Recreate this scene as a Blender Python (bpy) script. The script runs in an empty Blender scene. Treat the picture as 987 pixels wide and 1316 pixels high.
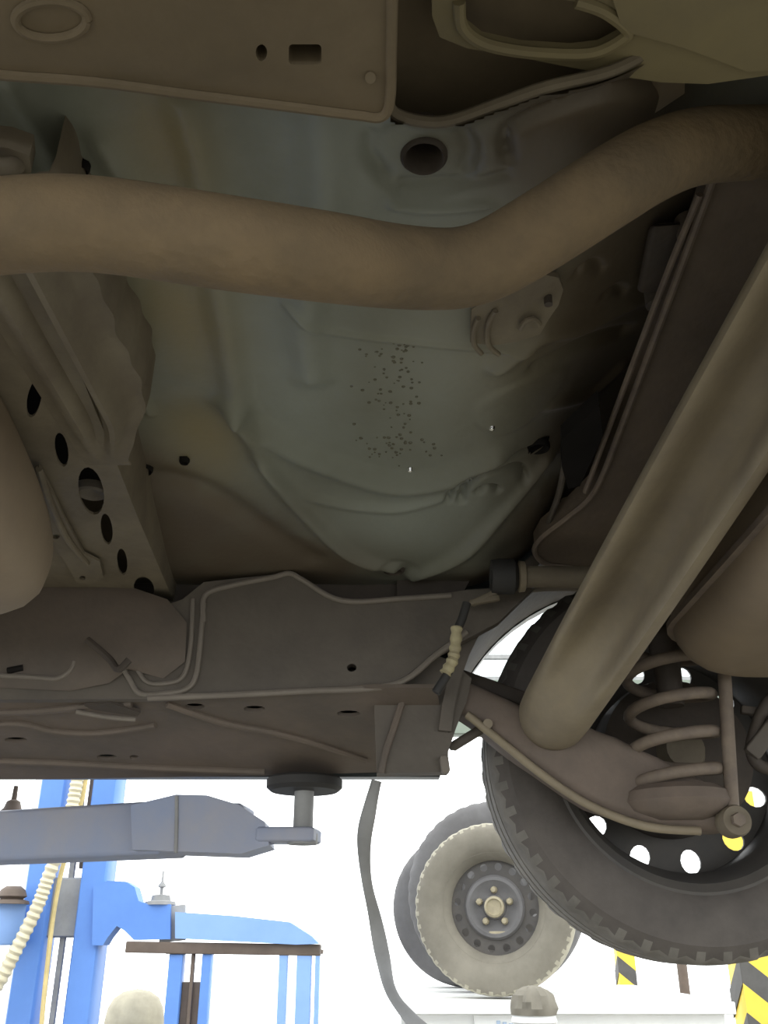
import bpy, bmesh, math, random
import numpy as np
from mathutils import Vector, Matrix
random.seed(7)
rng = np.random.default_rng(5)
S = bpy.context.scene
COL = S.collection

# ------------------------------------------------------------------ camera, sky, exposure
EYE = 1.65                      # eye height above the workshop floor
PITCH = math.radians(25.0)
F = 1188.0                      # focal length in pixels of a 987 x 1316 frame
cam = bpy.data.cameras.new('camera')
cam.sensor_fit = 'VERTICAL'; cam.sensor_height = 24.0; cam.lens = 24.0 * F / 1316.0
cam.clip_start = 0.02
camo = bpy.data.objects.new('camera', cam); COL.objects.link(camo)
camo.location = (0, 0, EYE); camo.rotation_euler = (math.radians(90) + PITCH, 0, 0)
S.camera = camo

w = bpy.data.worlds.new('overcast_sky'); S.world = w; w.use_nodes = True
bg = w.node_tree.nodes['Background']
bg.inputs['Color'].default_value = (0.97, 1.0, 1.0, 1); bg.inputs['Strength'].default_value = 3.0
S.view_settings.view_transform = 'Standard'; S.view_settings.look = 'None'
S.view_settings.gamma = 1.0; S.view_settings.use_curve_mapping = False
S.view_settings.exposure = 0.0

# ------------------------------------------------------------------ geometry helpers
CP, SP = math.cos(PITCH), math.sin(PITCH)
def ray(px, py):
    a = (px - 493.5) / F; b = (658 - py) / F
    return Vector((a, CP - b * SP, SP + b * CP))
def at_y(px, py, Y):            # point of the sight line at distance Y in front of the eye
    d = ray(px, py); p = d * (Y / d.y); p.z += EYE; return p
def at_z(px, py, z):            # point of the sight line at height z above the eye
    d = ray(px, py); p = d * (z / d.z); p.z += EYE; return p
def at_t(px, py, t):
    p = ray(px, py) * t; p.z += EYE; return p
def V(*a): return Vector(a)

ORG = {}                        # world origin of every object
def link(o, parent, world):
    COL.objects.link(o)
    ORG[o] = Vector(world)
    if parent is not None:
        o.parent = parent; o.location = Vector(world) - ORG[parent]
    else:
        o.location = world
    return o
def tag(o, label, cat=None, group=None, kind=None):
    if label: o['label'] = label
    if cat: o['category'] = cat
    if group: o['group'] = group
    if kind: o['kind'] = kind
    return o
def empty(name, loc, label, cat, group=None):
    o = bpy.data.objects.new(name, None); o.empty_display_size = 0.1
    link(o, None, loc); return tag(o, label, cat, group)
def mesh(name, verts, faces, mat, parent=None, smooth=True, origin=None, angle=40, attr=None):
    vs = [Vector(v) for v in verts] if not isinstance(verts, np.ndarray) else verts
    if isinstance(vs, np.ndarray):
        c = Vector(vs.mean(0)) if origin is None else Vector(origin)
        data = (vs - np.array(c)).tolist()
    else:
        c = sum(vs, Vector()) / len(vs) if origin is None else Vector(origin)
        data = [v - c for v in vs]
    me = bpy.data.meshes.new(name)
    me.from_pydata(data, [], faces); me.update()
    bm = bmesh.new(); bm.from_mesh(me)
    bmesh.ops.recalc_face_normals(bm, faces=bm.faces)
    bm.to_mesh(me); bm.free()
    if smooth:
        me.polygons.foreach_set('use_smooth', [True] * len(me.polygons))
        try: me.set_sharp_from_angle(angle=math.radians(angle))
        except Exception: pass
    if attr is not None:
        at = me.attributes.new('dirt_shade', 'FLOAT_COLOR', 'POINT')
        at.data.foreach_set('color', attr.reshape(-1))
    me.materials.append(mat)
    o = bpy.data.objects.new(name, me)
    return link(o, parent, c)

def smooth_path(pts, n=8):      # Catmull-Rom
    P = [Vector(p) for p in pts]
    if len(P) < 3: return P
    out = []
    for i in range(len(P) - 1):
        p0 = P[max(i - 1, 0)]; p1 = P[i]; p2 = P[i + 1]; p3 = P[min(i + 2, len(P) - 1)]
        for k in range(n):
            t = k / n
            out.append(0.5 * ((2 * p1) + (p2 - p0) * t + (2 * p0 - 5 * p1 + 4 * p2 - p3) * t * t + (3 * p1 - p0 - 3 * p2 + p3) * t ** 3))
    out.append(P[-1]); return out
def sweep_geo(path, prof, up=None, caps=True):
    """prof(i, s) -> list of (u, v) offsets for station i (s in 0..1)"""
    n = len(path); vs = []; fs = []
    T = [(path[min(i + 1, n - 1)] - path[max(i - 1, 0)]).normalized() for i in range(n)]
    ref = Vector(up) if up is not None else (V(0, 0, 1) if abs(T[0].z) < 0.9 else V(1, 0, 0))
    u = ref.cross(T[0]).normalized(); m = None
    for i in range(n):
        if up is not None:
            u = ref.cross(T[i]).normalized()
        else:
            u = (u - T[i] * u.dot(T[i])).normalized()
        v = T[i].cross(u)
        sec = prof(i, i / (n - 1)); m = len(sec)
        for (a, b) in sec: vs.append(path[i] + u * a + v * b)
    for i in range(n - 1):
        for k in range(m):
            k2 = (k + 1) % m
            fs.append((i * m + k, i * m + k2, (i + 1) * m + k2, (i + 1) * m + k))
    if caps:
        fs.append(tuple(range(m - 1, -1, -1))); fs.append(tuple((n - 1) * m + k for k in range(m)))
    return vs, fs
def circ(r, n=16, rv=None): 
    rv = r if rv is None else rv
    return [(r * math.cos(2 * math.pi * k / n), rv * math.sin(2 * math.pi * k / n)) for k in range(n)]
def tube(name, pts, r, mat, parent=None, seg=14, n=8, smoothp=True, caps=True):
    path = smooth_path(pts, n) if smoothp else [Vector(p) for p in pts]
    if callable(r): pr = lambda i, s: circ(r(s), seg)
    else: pr = lambda i, s: circ(r, seg)
    vs, fs = sweep_geo(path, pr, caps=caps)
    return mesh(name, vs, fs, mat, parent)
def join(*geos):
    V_, F_ = [], []
    for vs, fs in geos:
        b = len(V_); V_ += [Vector(v) for v in vs]; F_ += [tuple(i + b for i in f) for f in fs]
    return V_, F_
def rrect(hw, hh, r, n=4):
    out = []
    for cx, cy, a0 in ((hw - r, hh - r, 0), (-hw + r, hh - r, 90), (-hw + r, -hh + r, 180), (hw - r, -hh + r, 270)):
        for k in range(n + 1):
            a = math.radians(a0 + 90 * k / n); out.append((cx + r * math.cos(a), cy + r * math.sin(a)))
    return out
def bar_geo(p0, p1, hw, hh, r=0.006, up=(0, 0, 1)):
    p0 = Vector(p0); p1 = Vector(p1)
    if abs((p1 - p0).normalized().dot(Vector(up))) > 0.95: up = (0, 1, 0)
    L = (p1 - p0); b = min(r, L.length * .3); d = L.normalized()
    path = [p0, p0 + d * b, p1 - d * b, p1]
    big = rrect(hw, hh, r); small = rrect(hw - r * .7, hh - r * .7, r * .5)
    return sweep_geo(path, lambda i, s: small if i in (0, 3) else big, up=up)
def bar(name, p0, p1, hw, hh, mat, parent=None, r=0.006, up=(0, 0, 1)):
    vs, fs = bar_geo(p0, p1, hw, hh, r, up); return mesh(name, vs, fs, mat, parent, angle=50)
def lathe_geo(prof, c, axis=(0, 1, 0), seg=48, mod=None, close=False):
    c = Vector(c); ax = Vector(axis).normalized()
    u = (V(0, 0, 1) if abs(ax.z) < 0.9 else V(1, 0, 0)); u = (u - ax * u.dot(ax)).normalized(); v = ax.cross(u)
    vs = []; fs = []; m = len(prof)
    for k in range(seg):
        a = 2 * math.pi * k / seg; d = u * math.cos(a) + v * math.sin(a)
        for j, (r, h) in enumerate(prof):
            rr = r + (mod(k, j) if mod else 0)
            vs.append(c + d * rr + ax * h)
    for k in range(seg):
        k2 = (k + 1) % seg
        for j in range(m if close else m - 1):
            j2 = (j + 1) % m
            fs.append((k * m + j, k * m + j2, k2 * m + j2, k2 * m + j))
    return vs, fs
def lathe(name, prof, c, mat, parent=None, axis=(0, 1, 0), seg=48, mod=None, close=False, angle=40):
    vs, fs = lathe_geo(prof, c, axis, seg, mod, close)
    return mesh(name, vs, fs, mat, parent, angle=angle)
def plate_geo(outline, holes, th, o, u, v):
    """flat plate with holes; 2-D coordinates along u, v from o; thickness along u x v"""
    o = Vector(o); u = Vector(u).normalized(); v = Vector(v).normalized(); n = u.cross(v)
    bm = bmesh.new(); loops = []
    for lp in [outline] + list(holes):
        vv = [bm.verts.new((p[0], p[1], 0)) for p in lp]
        for i in range(len(vv)): bm.edges.new((vv[i], vv[(i + 1) % len(vv)]))
        loops.append(vv)
    bm.verts.index_update()
    bmesh.ops.triangle_fill(bm, use_beauty=True, use_dissolve=False, edges=bm.edges[:])
    bm.verts.ensure_lookup_table(); bm.verts.index_update()
    N = len(bm.verts); co = [vt.co.copy() for vt in bm.verts]
    tri = [tuple(x.index for x in f.verts) for f in bm.faces]
    lid = [[x.index for x in lp] for lp in loops]
    bm.free()
    vs = [o + u * c.x + v * c.y for c in co] + [o + u * c.x + v * c.y + n * th for c in co]
    fs = tri + [tuple(i + N for i in reversed(t)) for t in tri]
    for lp in lid:
        for i in range(len(lp)):
            a, b = lp[i], lp[(i + 1) % len(lp)]; fs.append((a, b, b + N, a + N))
    return vs, fs
def plate(name, outline, holes, th, o, u, v, mat, parent=None):
    vs, fs = plate_geo(outline, holes, th, o, u, v); return mesh(name, vs, fs, mat, parent, angle=30)
def hplate(name, pxpts, holes, z, th, mat, parent=None, zf=None):
    """horizontal sheet whose corners lie on the given sight lines at height z (or height zf(x, Y))"""
    def fit(p):
        q = at_z(p[0], p[1], z) 
        if zf:
            for _ in range(12): q = at_z(p[0], p[1], zf(q.x, q.y))
        return q
    P = [fit(p) for p in pxpts]; H = [[fit(p) for p in h] for h in holes]
    vs, fs = plate_geo([(p.x, p.y) for p in P], [[(p.x, p.y) for p in h] for h in H], th, (0, 0, 0), (1, 0, 0), (0, 1, 0))
    vs = [V(p.x, p.y, p.z + EYE + (zf(p.x, p.y) if zf else z)) for p in vs]
    return mesh(name, vs, fs, mat, parent, angle=30)
def ell(cx, cy, rx, ry, n=14, rot=0):
    c, s = math.cos(rot), math.sin(rot)
    return [(cx + rx * math.cos(2 * math.pi * k / n) * c - ry * math.sin(2 * math.pi * k / n) * s,
             cy + rx * math.cos(2 * math.pi * k / n) * s + ry * math.sin(2 * math.pi * k / n) * c) for k in range(n)]
def sst(x): x = np.clip(x, 0, 1); return x * x * (3 - 2 * x)

# ------------------------------------------------------------------ materials
def mat(name, col, rough=0.6, metal=0.0, col2=None, scale=8, amt=0.5, bump=0.0, bscale=60, attr=False, spec=0.5, detail=6):
    m = bpy.data.materials.new(name); m.use_nodes = True
    nt = m.node_tree; N = nt.nodes; L = nt.links; b = N['Principled BSDF']
    b.inputs['Roughness'].default_value = rough; b.inputs['Metallic'].default_value = metal
    b.inputs['Specular IOR Level'].default_value = spec
    tc = N.new('ShaderNodeTexCoord')
    col2 = col2 or tuple(c * 0.7 for c in col)
    nz = N.new('ShaderNodeTexNoise'); nz.inputs['Scale'].default_value = scale; nz.inputs['Detail'].default_value = detail
    nz.inputs['Roughness'].default_value = 0.65
    L.new(tc.outputs['Object'], nz.inputs['Vector'])
    rp = N.new('ShaderNodeValToRGB')
    rp.color_ramp.elements[0].position = 0.5 - 0.25 * (1.2 - amt); rp.color_ramp.elements[1].position = 0.5 + 0.25 * (1.2 - amt)
    rp.color_ramp.elements[0].color = (*col, 1); rp.color_ramp.elements[1].color = (*col2, 1)
    L.new(nz.outputs['Fac'], rp.inputs['Fac'])
    out = rp.outputs['Color']
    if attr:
        a = N.new('ShaderNodeAttribute'); a.attribute_name = 'dirt_shade'
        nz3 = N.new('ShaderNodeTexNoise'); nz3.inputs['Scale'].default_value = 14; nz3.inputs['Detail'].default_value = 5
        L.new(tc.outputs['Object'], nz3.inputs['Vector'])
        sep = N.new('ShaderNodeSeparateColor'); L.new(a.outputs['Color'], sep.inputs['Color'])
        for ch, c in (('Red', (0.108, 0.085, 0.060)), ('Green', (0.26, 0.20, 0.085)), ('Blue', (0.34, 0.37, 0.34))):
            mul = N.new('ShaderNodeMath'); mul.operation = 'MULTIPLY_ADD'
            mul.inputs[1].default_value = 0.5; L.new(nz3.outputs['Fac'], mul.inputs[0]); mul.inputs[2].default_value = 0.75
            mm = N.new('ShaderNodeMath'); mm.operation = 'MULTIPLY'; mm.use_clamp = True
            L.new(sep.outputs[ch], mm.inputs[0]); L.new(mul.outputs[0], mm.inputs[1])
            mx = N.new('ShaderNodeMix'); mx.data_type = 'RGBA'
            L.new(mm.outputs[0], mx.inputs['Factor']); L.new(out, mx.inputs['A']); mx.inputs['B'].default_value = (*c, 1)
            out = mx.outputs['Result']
    L.new(out, b.inputs['Base Color'])
    if bump:
        n2 = N.new('ShaderNodeTexNoise'); n2.inputs['Scale'].default_value = bscale; n2.inputs['Detail'].default_value = 4
        L.new(tc.outputs['Object'], n2.inputs['Vector'])
        bp = N.new('ShaderNodeBump'); bp.inputs['Strength'].default_value = bump; bp.inputs['Distance'].default_value = 0.01
        L.new(n2.outputs['Fac'], bp.inputs['Height']); L.new(bp.outputs['Normal'], b.inputs['Normal'])
    return m
M = {}
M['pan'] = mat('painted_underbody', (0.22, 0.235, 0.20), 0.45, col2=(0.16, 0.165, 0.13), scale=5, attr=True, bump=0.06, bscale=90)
M['rust'] = mat('rusty_exhaust', (0.215, 0.152, 0.084), 0.85, col2=(0.135, 0.10, 0.06), scale=11, bump=0.25, bscale=90)
M['crossm'] = mat('dirty_crossmember', (0.20, 0.17, 0.12), 0.7, col2=(0.13, 0.105, 0.075), scale=10, bump=0.1)
M['front'] = mat('dusty_rail', (0.20, 0.155, 0.10), 0.75, col2=(0.14, 0.11, 0.07), scale=7, bump=0.08)
M['olive'] = mat('olive_dusty_shield', (0.24, 0.20, 0.105), 0.7, col2=(0.18, 0.15, 0.09), scale=6, bump=0.05)
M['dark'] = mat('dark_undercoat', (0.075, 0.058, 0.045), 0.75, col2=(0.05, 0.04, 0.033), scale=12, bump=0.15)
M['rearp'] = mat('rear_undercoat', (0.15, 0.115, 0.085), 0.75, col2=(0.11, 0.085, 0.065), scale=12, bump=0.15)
M['armm'] = mat('muddy_arm', (0.17, 0.13, 0.105), 0.75, col2=(0.12, 0.095, 0.078), scale=14, bump=0.15)
M['sill'] = mat('undercoated_sill', (0.125, 0.105, 0.085), 0.7, col2=(0.085, 0.072, 0.06), scale=8, bump=0.12)
M['sillb'] = mat('sill_underside', (0.155, 0.12, 0.095), 0.7, col2=(0.10, 0.082, 0.068), scale=6, bump=0.1)
M['bead'] = mat('seam_sealer', (0.22, 0.19, 0.16), 0.7)
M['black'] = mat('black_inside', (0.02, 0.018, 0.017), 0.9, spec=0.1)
M['axle'] = mat('dusty_axle', (0.26, 0.215, 0.145), 0.65, col2=(0.19, 0.155, 0.11), scale=11, bump=0.1)
M['muff'] = mat('brown_silencer', (0.24, 0.185, 0.125), 0.65, col2=(0.19, 0.145, 0.10), scale=6, bump=0.05)
M['spring'] = mat('dusty_spring', (0.21, 0.165, 0.125), 0.7, col2=(0.14, 0.11, 0.09), scale=30)
M['tyre'] = mat('tyre_rubber', (0.115, 0.10, 0.09), 0.8, col2=(0.08, 0.07, 0.064), scale=14, bump=0.1)
M['tread'] = mat('paler_tread', (0.20, 0.185, 0.165), 0.85, col2=(0.13, 0.12, 0.108), scale=20)  # tread tone paler than the sidewall
M['rim'] = mat('black_steel_rim', (0.06, 0.055, 0.052), 0.6, col2=(0.09, 0.08, 0.07), scale=12)
M['rubber'] = mat('black_rubber', (0.035, 0.033, 0.032), 0.7)
M['pale'] = mat('pale_cover', (0.42, 0.37, 0.22), 0.7, col2=(0.28, 0.24, 0.15), scale=40)
M['steel'] = mat('bare_steel', (0.5, 0.47, 0.45), 0.4, metal=0.8)
M['body'] = mat('body_paint', (0.07, 0.08, 0.08), 0.4)
M['drop'] = mat('water_drop', (0.14, 0.13, 0.09), 0.25)
M['glint'] = mat('painted_glint', (0.9, 0.9, 0.88), 0.2, metal=1.0, col2=(0.9, 0.9, 0.88))  # white metal colour that paints a glint
M['blue'] = mat('blue_paint', (0.13, 0.29, 0.72), 0.45, col2=(0.11, 0.25, 0.64), scale=5)
M['bluegrey'] = mat('worn_blue_arm', (0.23, 0.29, 0.45), 0.5, col2=(0.33, 0.33, 0.38), scale=5, bump=0.05)
M['lblue'] = mat('light_blue_paint', (0.27, 0.44, 0.80), 0.45, col2=(0.23, 0.39, 0.74), scale=5)
M['brown'] = mat('brown_steel', (0.16, 0.12, 0.095), 0.7)
M['grey'] = mat('grey_steel', (0.33, 0.33, 0.33), 0.6)
M['cream'] = mat('cream_plastic', (0.72, 0.66, 0.48), 0.6, col2=(0.62, 0.55, 0.38))
M['rope'] = mat('yellow_rope', (0.75, 0.60, 0.28), 0.8)
M['tan'] = mat('tan_plastic', (0.42, 0.38, 0.28), 0.6)
M['trpale'] = mat('pale_tread', (0.40, 0.37, 0.29), 0.85, col2=(0.28, 0.26, 0.2), scale=20)
M['haze'] = mat('hazed_tyre', (0.22, 0.20, 0.16), 0.85, col2=(0.16, 0.145, 0.115), scale=9)  # colour paled to paint in the background haze
M['tyre2'] = mat('grey_tyre', (0.15, 0.145, 0.145), 0.8, col2=(0.11, 0.105, 0.105), scale=9)  # rubber lifted to grey, haze put into the colour
M['nut'] = mat('yellowed_hub', (0.38, 0.33, 0.22), 0.5, col2=(0.28, 0.24, 0.16), scale=30)
M['white'] = mat('white_paint', (0.86, 0.86, 0.84), 0.6, col2=(0.80, 0.80, 0.78))
M['pblue'] = mat('pale_blue_print', (0.50, 0.62, 0.78), 0.6)
M['green'] = mat('green_grey_wall', (0.20, 0.235, 0.19), 0.7, col2=(0.16, 0.19, 0.155), scale=2)
M['conc'] = mat('concrete', (0.142, 0.130, 0.10), 0.8, col2=(0.11, 0.10, 0.078), scale=0.8)
M['yel'] = mat('yellow_paint', (0.85, 0.62, 0.07), 0.5, col2=(0.80, 0.56, 0.06))
M['blk'] = mat('black_paint', (0.10, 0.095, 0.09), 0.6)
M['glass'] = mat('window_glass', (0.9, 0.95, 0.95), 0.05)
gb = M['glass'].node_tree.nodes['Principled BSDF']; gb.inputs['Transmission Weight'].default_value = 1.0; gb.inputs['IOR'].default_value = 1.02

# ------------------------------------------------------------------ setting
def slab(name, x0, x1, y0, y1, z0, z1, m, parent=None, r=0.004):
    vs, fs = bar_geo(((x0 + x1) / 2, y0, (z0 + z1) / 2), ((x0 + x1) / 2, y1, (z0 + z1) / 2), (x1 - x0) / 2, (z1 - z0) / 2, r)
    return mesh(name, vs, fs, m, parent, angle=50)
tag(slab('floor', -14, 14, -9, 16, -0.12, 0.0, M['conc']), 'grey concrete workshop floor', kind='structure')
wb = slab('wall_back', -9, 9, 12.0, 12.25, EYE + 2.45, EYE + 3.15, M['green']); tag(wb, 'green grey lintel wall over the open bays', kind='structure')
for k, x in enumerate((-8.8, -4.2, 4.6, 8.8)):
    tag(slab('trim_%d' % (k + 1), x - .2, x + .2, 12.01, 12.24, -0.02, EYE + 2.5, M['white']), 'pale pier between the open bays', kind='structure')
win = slab('window_1', -9, 9, 12.08, 12.16, EYE + 3.14, EYE + 3.22, M['grey']); tag(win, 'high window strip above the lintel', kind='structure')
slab('window_transom', -9, 9, 12.08, 12.16, EYE + 3.46, EYE + 3.52, M['grey'], win)
slab('window_head', -9, 9, 12.08, 12.16, EYE + 4.6, EYE + 4.7, M['grey'], win)
for k in range(7):
    x = -9 + k * 3.0
    slab('mullion', x - .03, x + .03, 12.09, 12.15, EYE + 3.18, EYE + 4.65, M['grey'], win)
    if k < 6: slab('pane', x + .03, x + 2.97, 12.115, 12.125, EYE + 3.2, EYE + 4.62, M['glass'], win)

# ------------------------------------------------------------------ the car
car = empty('car', (0, 0.8, EYE + 0.2), 'raised car seen from underneath with brown exhaust pipe and dirty floor pan', 'car')

def base_pan(x, y):
    x = np.asarray(x, float); y = np.asarray(y, float)
    z = 0.56 + 0.12 * sst((x - 0.12) / 0.22) - 0.055 * sst((y - 0.92) / 0.40)
    # near edge of the right hand part rolls up into the recess
    return z
def on_pan(px, py):
    z = 0.56
    for _ in range(30):
        q = at_z(px, py, z); z = 0.5 * z + 0.5 * float(base_pan(q.x, q.y))
    return q
def polyd(X, Y, pts):
    d = np.full(X.shape, 9.0)
    for (a, b) in zip(pts[:-1], pts[1:]):
        ax, ay, bx, by = a.x, a.y, b.x, b.y
        dx, dy = bx - ax, by - ay; L2 = dx * dx + dy * dy + 1e-12
        t = np.clip(((X - ax) * dx + (Y - ay) * dy) / L2, 0, 1)
        d = np.minimum(d, np.hypot(X - ax - t * dx, Y - ay - t * dy))
    return d
def inpoly(X, Y, P):
    c = np.zeros(X.shape, bool)
    for i in range(len(P)):
        a, b = P[i], P[i - 1]
        cond = ((a[1] > Y) != (b[1] > Y)) & (X < (b[0] - a[0]) * (Y - a[1]) / (b[1] - a[1] + 1e-12) + a[0])
        c ^= cond
    return c
gx = np.linspace(-1.0, 0.95, 560); gy = np.linspace(0.12, 1.36, 370)
X, Y = np.meshgrid(gx, gy); Z = base_pan(X, Y)
RIDGES = [  # pixel polyline, half width (m), height (m, + hangs down), smooth
    ([(295, 515), (350, 562), (420, 598), (500, 622), (570, 615), (640, 588)], .018, .014),
    ([(368, 385), (430, 424), (540, 441), (640, 447), (700, 440)], .004, .0035),
    ([(238, 130), (263, 238), (285, 400), (305, 515)], .016, .010),
    ([(412, 130), (416, 270), (392, 400), (400, 480)], .020, .012),
    ([(305, 520), (345, 600), (400, 665), (450, 710), (505, 728)], .012, .014),
    ([(705, 585), (650, 655), (590, 715), (530, 740)], .012, .012),
    ([(335, 590), (400, 640), (500, 655), (570, 640)], .008, .005),
    ([(575, 645), (585, 625), (605, 607), (650, 590), (690, 574)], .0045, -.012),
    ([(592, 645), (600, 624), (622, 608), (650, 601), (668, 602), (674, 614)], .005, -.013),
    ([(614, 634), (624, 627), (634, 627), (640, 632)], .004, -.012),
    ([(652, 205), (650, 180), (665, 162), (720, 140), (790, 118), (860, 108)], .006, -.010),
    ([(476, 172), (474, 200), (492, 226)], .006, -.006),
    ([(598, 180), (606, 200), (600, 222)], .008, -.006),
    ([(508, 262), (560, 268), (625, 262)], .006, .006),
    ([(520, 240), (600, 238), (650, 225)], .005, -.005),
    ([(742, 352), (752, 342), (765, 342), (772, 352)], .005, -.008),
    ([(778, 380), (790, 373), (800, 378)], .005, -.007),
    ([(690, 470), (740, 445), (800, 425)], .010, -.010),
    ([(640, 470), (700, 430), (760, 415), (830, 380)], .012, .010),
    ([(710, 520), (760, 505), (800, 470)], .008, .008),
    ([(120, 370), (150, 440), (192, 530)], .006, .006),
    ([(130, 180), (160, 230)], .012, .008),
    ([(20, 110), (60, 175), (85, 225)], .014, .010),
    ([(150, 610), (230, 620), (300, 650), (400, 720)], .02, -.010),
]
for pts, wd, h in RIDGES:
    P = smooth_path([on_pan(*p) for p in pts], 5)
    D = polyd(X, Y, P); Z -= h * np.exp(-(D / wd) ** 2)
# shallow flat stampings
for (px, py, r, h) in ((545, 205, .036, .006), (506, 733, .03, .004), (670, 520, .05, -.003)):
    c = on_pan(px, py); Z += h * (1 - sst((np.hypot(X - c.x, Y - c.y) - r) / .012))
Z += .0012 * np.sin(X * 31 + Y * 9) + .0012 * np.sin(X * 13 - Y * 27)
# the deep recess next to the near rail
rec = [(503, -160), (497, 120), (505, 146), (540, 158), (580, 157), (640, 136), (700, 115), (785, 94), (850, 60), (850, -160)]
RP = [on_pan(*p) for p in rec]; rp2 = [(p.x, p.y) for p in RP]
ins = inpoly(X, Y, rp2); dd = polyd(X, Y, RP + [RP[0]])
Z -= np.where(~ins, .006 * np.exp(-(dd / .007) ** 2), 0)
# holes cut through the sheet
HOLES = [(545, 205, .0145, .0145), (506, 733, .0115, .0115), (182, 605, .0115, .009), (237, 592, .004, .004), (106, 210, .004, .004), (692, 572, .012, .008)]
hc = [(on_pan(h[0], h[1]), h[2], h[3]) for h in HOLES]
keep = np.ones(X.shape, bool)
for c, rx, ry in hc: keep &= ((X - c.x) / rx) ** 2 + ((Y - c.y) / ry) ** 2 > 1
keep &= ~ins
# fixed patches: muddy stains, shade painted in on the right, yellow wax, paler areas
def blob(px, py, rx, ry, z=.55):
    c = on_pan(px, py); return np.exp(-(((X - c.x) / rx) ** 2 + ((Y - c.y) / ry) ** 2))
mud_shade = np.zeros(X.shape)
for b in ((240, 700, .16, .13), (330, 730, .16, .10), (170, 640, .10, .12), (800, 470, .16, .30), (720, 640, .12, .14), (840, 320, .2, .2), (660, 720, .14, .07), (760, 180, .12, .12)): mud_shade = np.maximum(mud_shade, (1.9 if b[0] < 400 else 1.2) * blob(*b))
yel = np.zeros(X.shape)
for b in ((262, 560, .05, .09), (215, 180, .035, .08), (240, 400, .05, .12), (590, 470, .10, .12)): yel = np.maximum(yel, (0.75 if b[0] != 590 else .25) * blob(*b))
pal = np.zeros(X.shape)
for b in ((520, 660, .10, .08), (380, 460, .06, .16), (560, 270, .06, .04), (560, 480, .06, .12), (440, 180, .05, .10)): pal = np.maximum(pal, .45 * blob(*b))
mud_shade = np.where(ins, 1.3, mud_shade)
att = np.stack([np.clip(mud_shade, 0, 1), np.clip(yel, 0, 1), np.clip(pal, 0, 1), np.ones(X.shape)], -1).astype(np.float32)
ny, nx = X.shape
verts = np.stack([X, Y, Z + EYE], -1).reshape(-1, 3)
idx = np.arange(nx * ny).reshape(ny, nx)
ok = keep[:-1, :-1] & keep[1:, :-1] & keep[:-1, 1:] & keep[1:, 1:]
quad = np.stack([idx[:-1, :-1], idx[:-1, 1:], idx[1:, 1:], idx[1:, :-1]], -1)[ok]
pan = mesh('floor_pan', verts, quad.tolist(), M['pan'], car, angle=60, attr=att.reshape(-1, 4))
tube('recess_edge', [V(p.x, p.y, p.z + .002) for p in RP[1:9]], .0046, M['crossm'], pan, seg=8, n=6)
tag(pan, 'grey painted sheet metal floor pan with muddy stains and painted shade')
hplate('recess_roof', [(440, 260), (760, 200), (880, 120), (880, -200), (440, -200)], [], .612, .01, M['front'], pan)
def pan_z(x, y):
    i = int(np.clip(np.searchsorted(gx, x), 0, nx - 1)); j = int(np.clip(np.searchsorted(gy, y), 0, ny - 1)); return Z[j, i]
def cup(name, c, r, depth, m, lip=.005):
    z = c.z
    return lathe(name, [(r + lip, .002), (r + lip, -.003), (r + lip * .4, -.006), (r, -.004), (r * .96, depth), (0.0001, depth)], (c.x, c.y, z), m, pan, axis=(0, 0, 1), seg=32)
for k, (c, rx, ry) in enumerate(hc):
    zz = float(np.median([pan_z(c.x + dx * (rx + .012), c.y + dy * (ry + .012)) for dx, dy in ((1, 0), (-1, 0), (0, 1), (0, -1))]))
    p = V(c.x, c.y, EYE + zz)
    if k == 1:
        cup('drain_plug', p, rx, .006, M['dark'])
        lathe('plug_boss', [(.0001, -.002), (.006, -.003), (.008, .004), (.008, .008)], p, M['rubber'], pan, axis=(0, 0, 1), seg=20)
    else:
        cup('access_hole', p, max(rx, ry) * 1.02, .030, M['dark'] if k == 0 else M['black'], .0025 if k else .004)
# drops of dirty water on the pan: too many to count, one mesh
dv, df = [], []
for i in range(120):
    px = random.gauss(507, 22); py = random.uniform(440, 590)
    if i > 100: px = random.uniform(470, 560); py = random.uniform(560, 600)
    q = on_pan(px, py); r = random.uniform(.001, .0026); zz = EYE + pan_z(q.x, q.y)
    g = lathe_geo([(r, .0006), (r * .8, -r * .35), (.0001, -r * .5)], (q.x, q.y, zz), (0, 0, 1), 7)
    b = len(dv); dv += g[0]; df += [tuple(j + b for j in f) for f in g[1]]
tag(mesh('dirt_drops', dv, df, M['drop'], pan), None, kind='stuff')
for px, py in ((527, 601), (632, 548)):  # mirror-bright beads added to imitate glints
    q = on_pan(px, py)
    lathe('glint_bead', [(.0042, .001), (.003, -.003), (.0001, -.0042)], (q.x, q.y, EYE + pan_z(q.x, q.y)), M['glint'], pan, axis=(0, 0, 1), seg=14)

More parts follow.
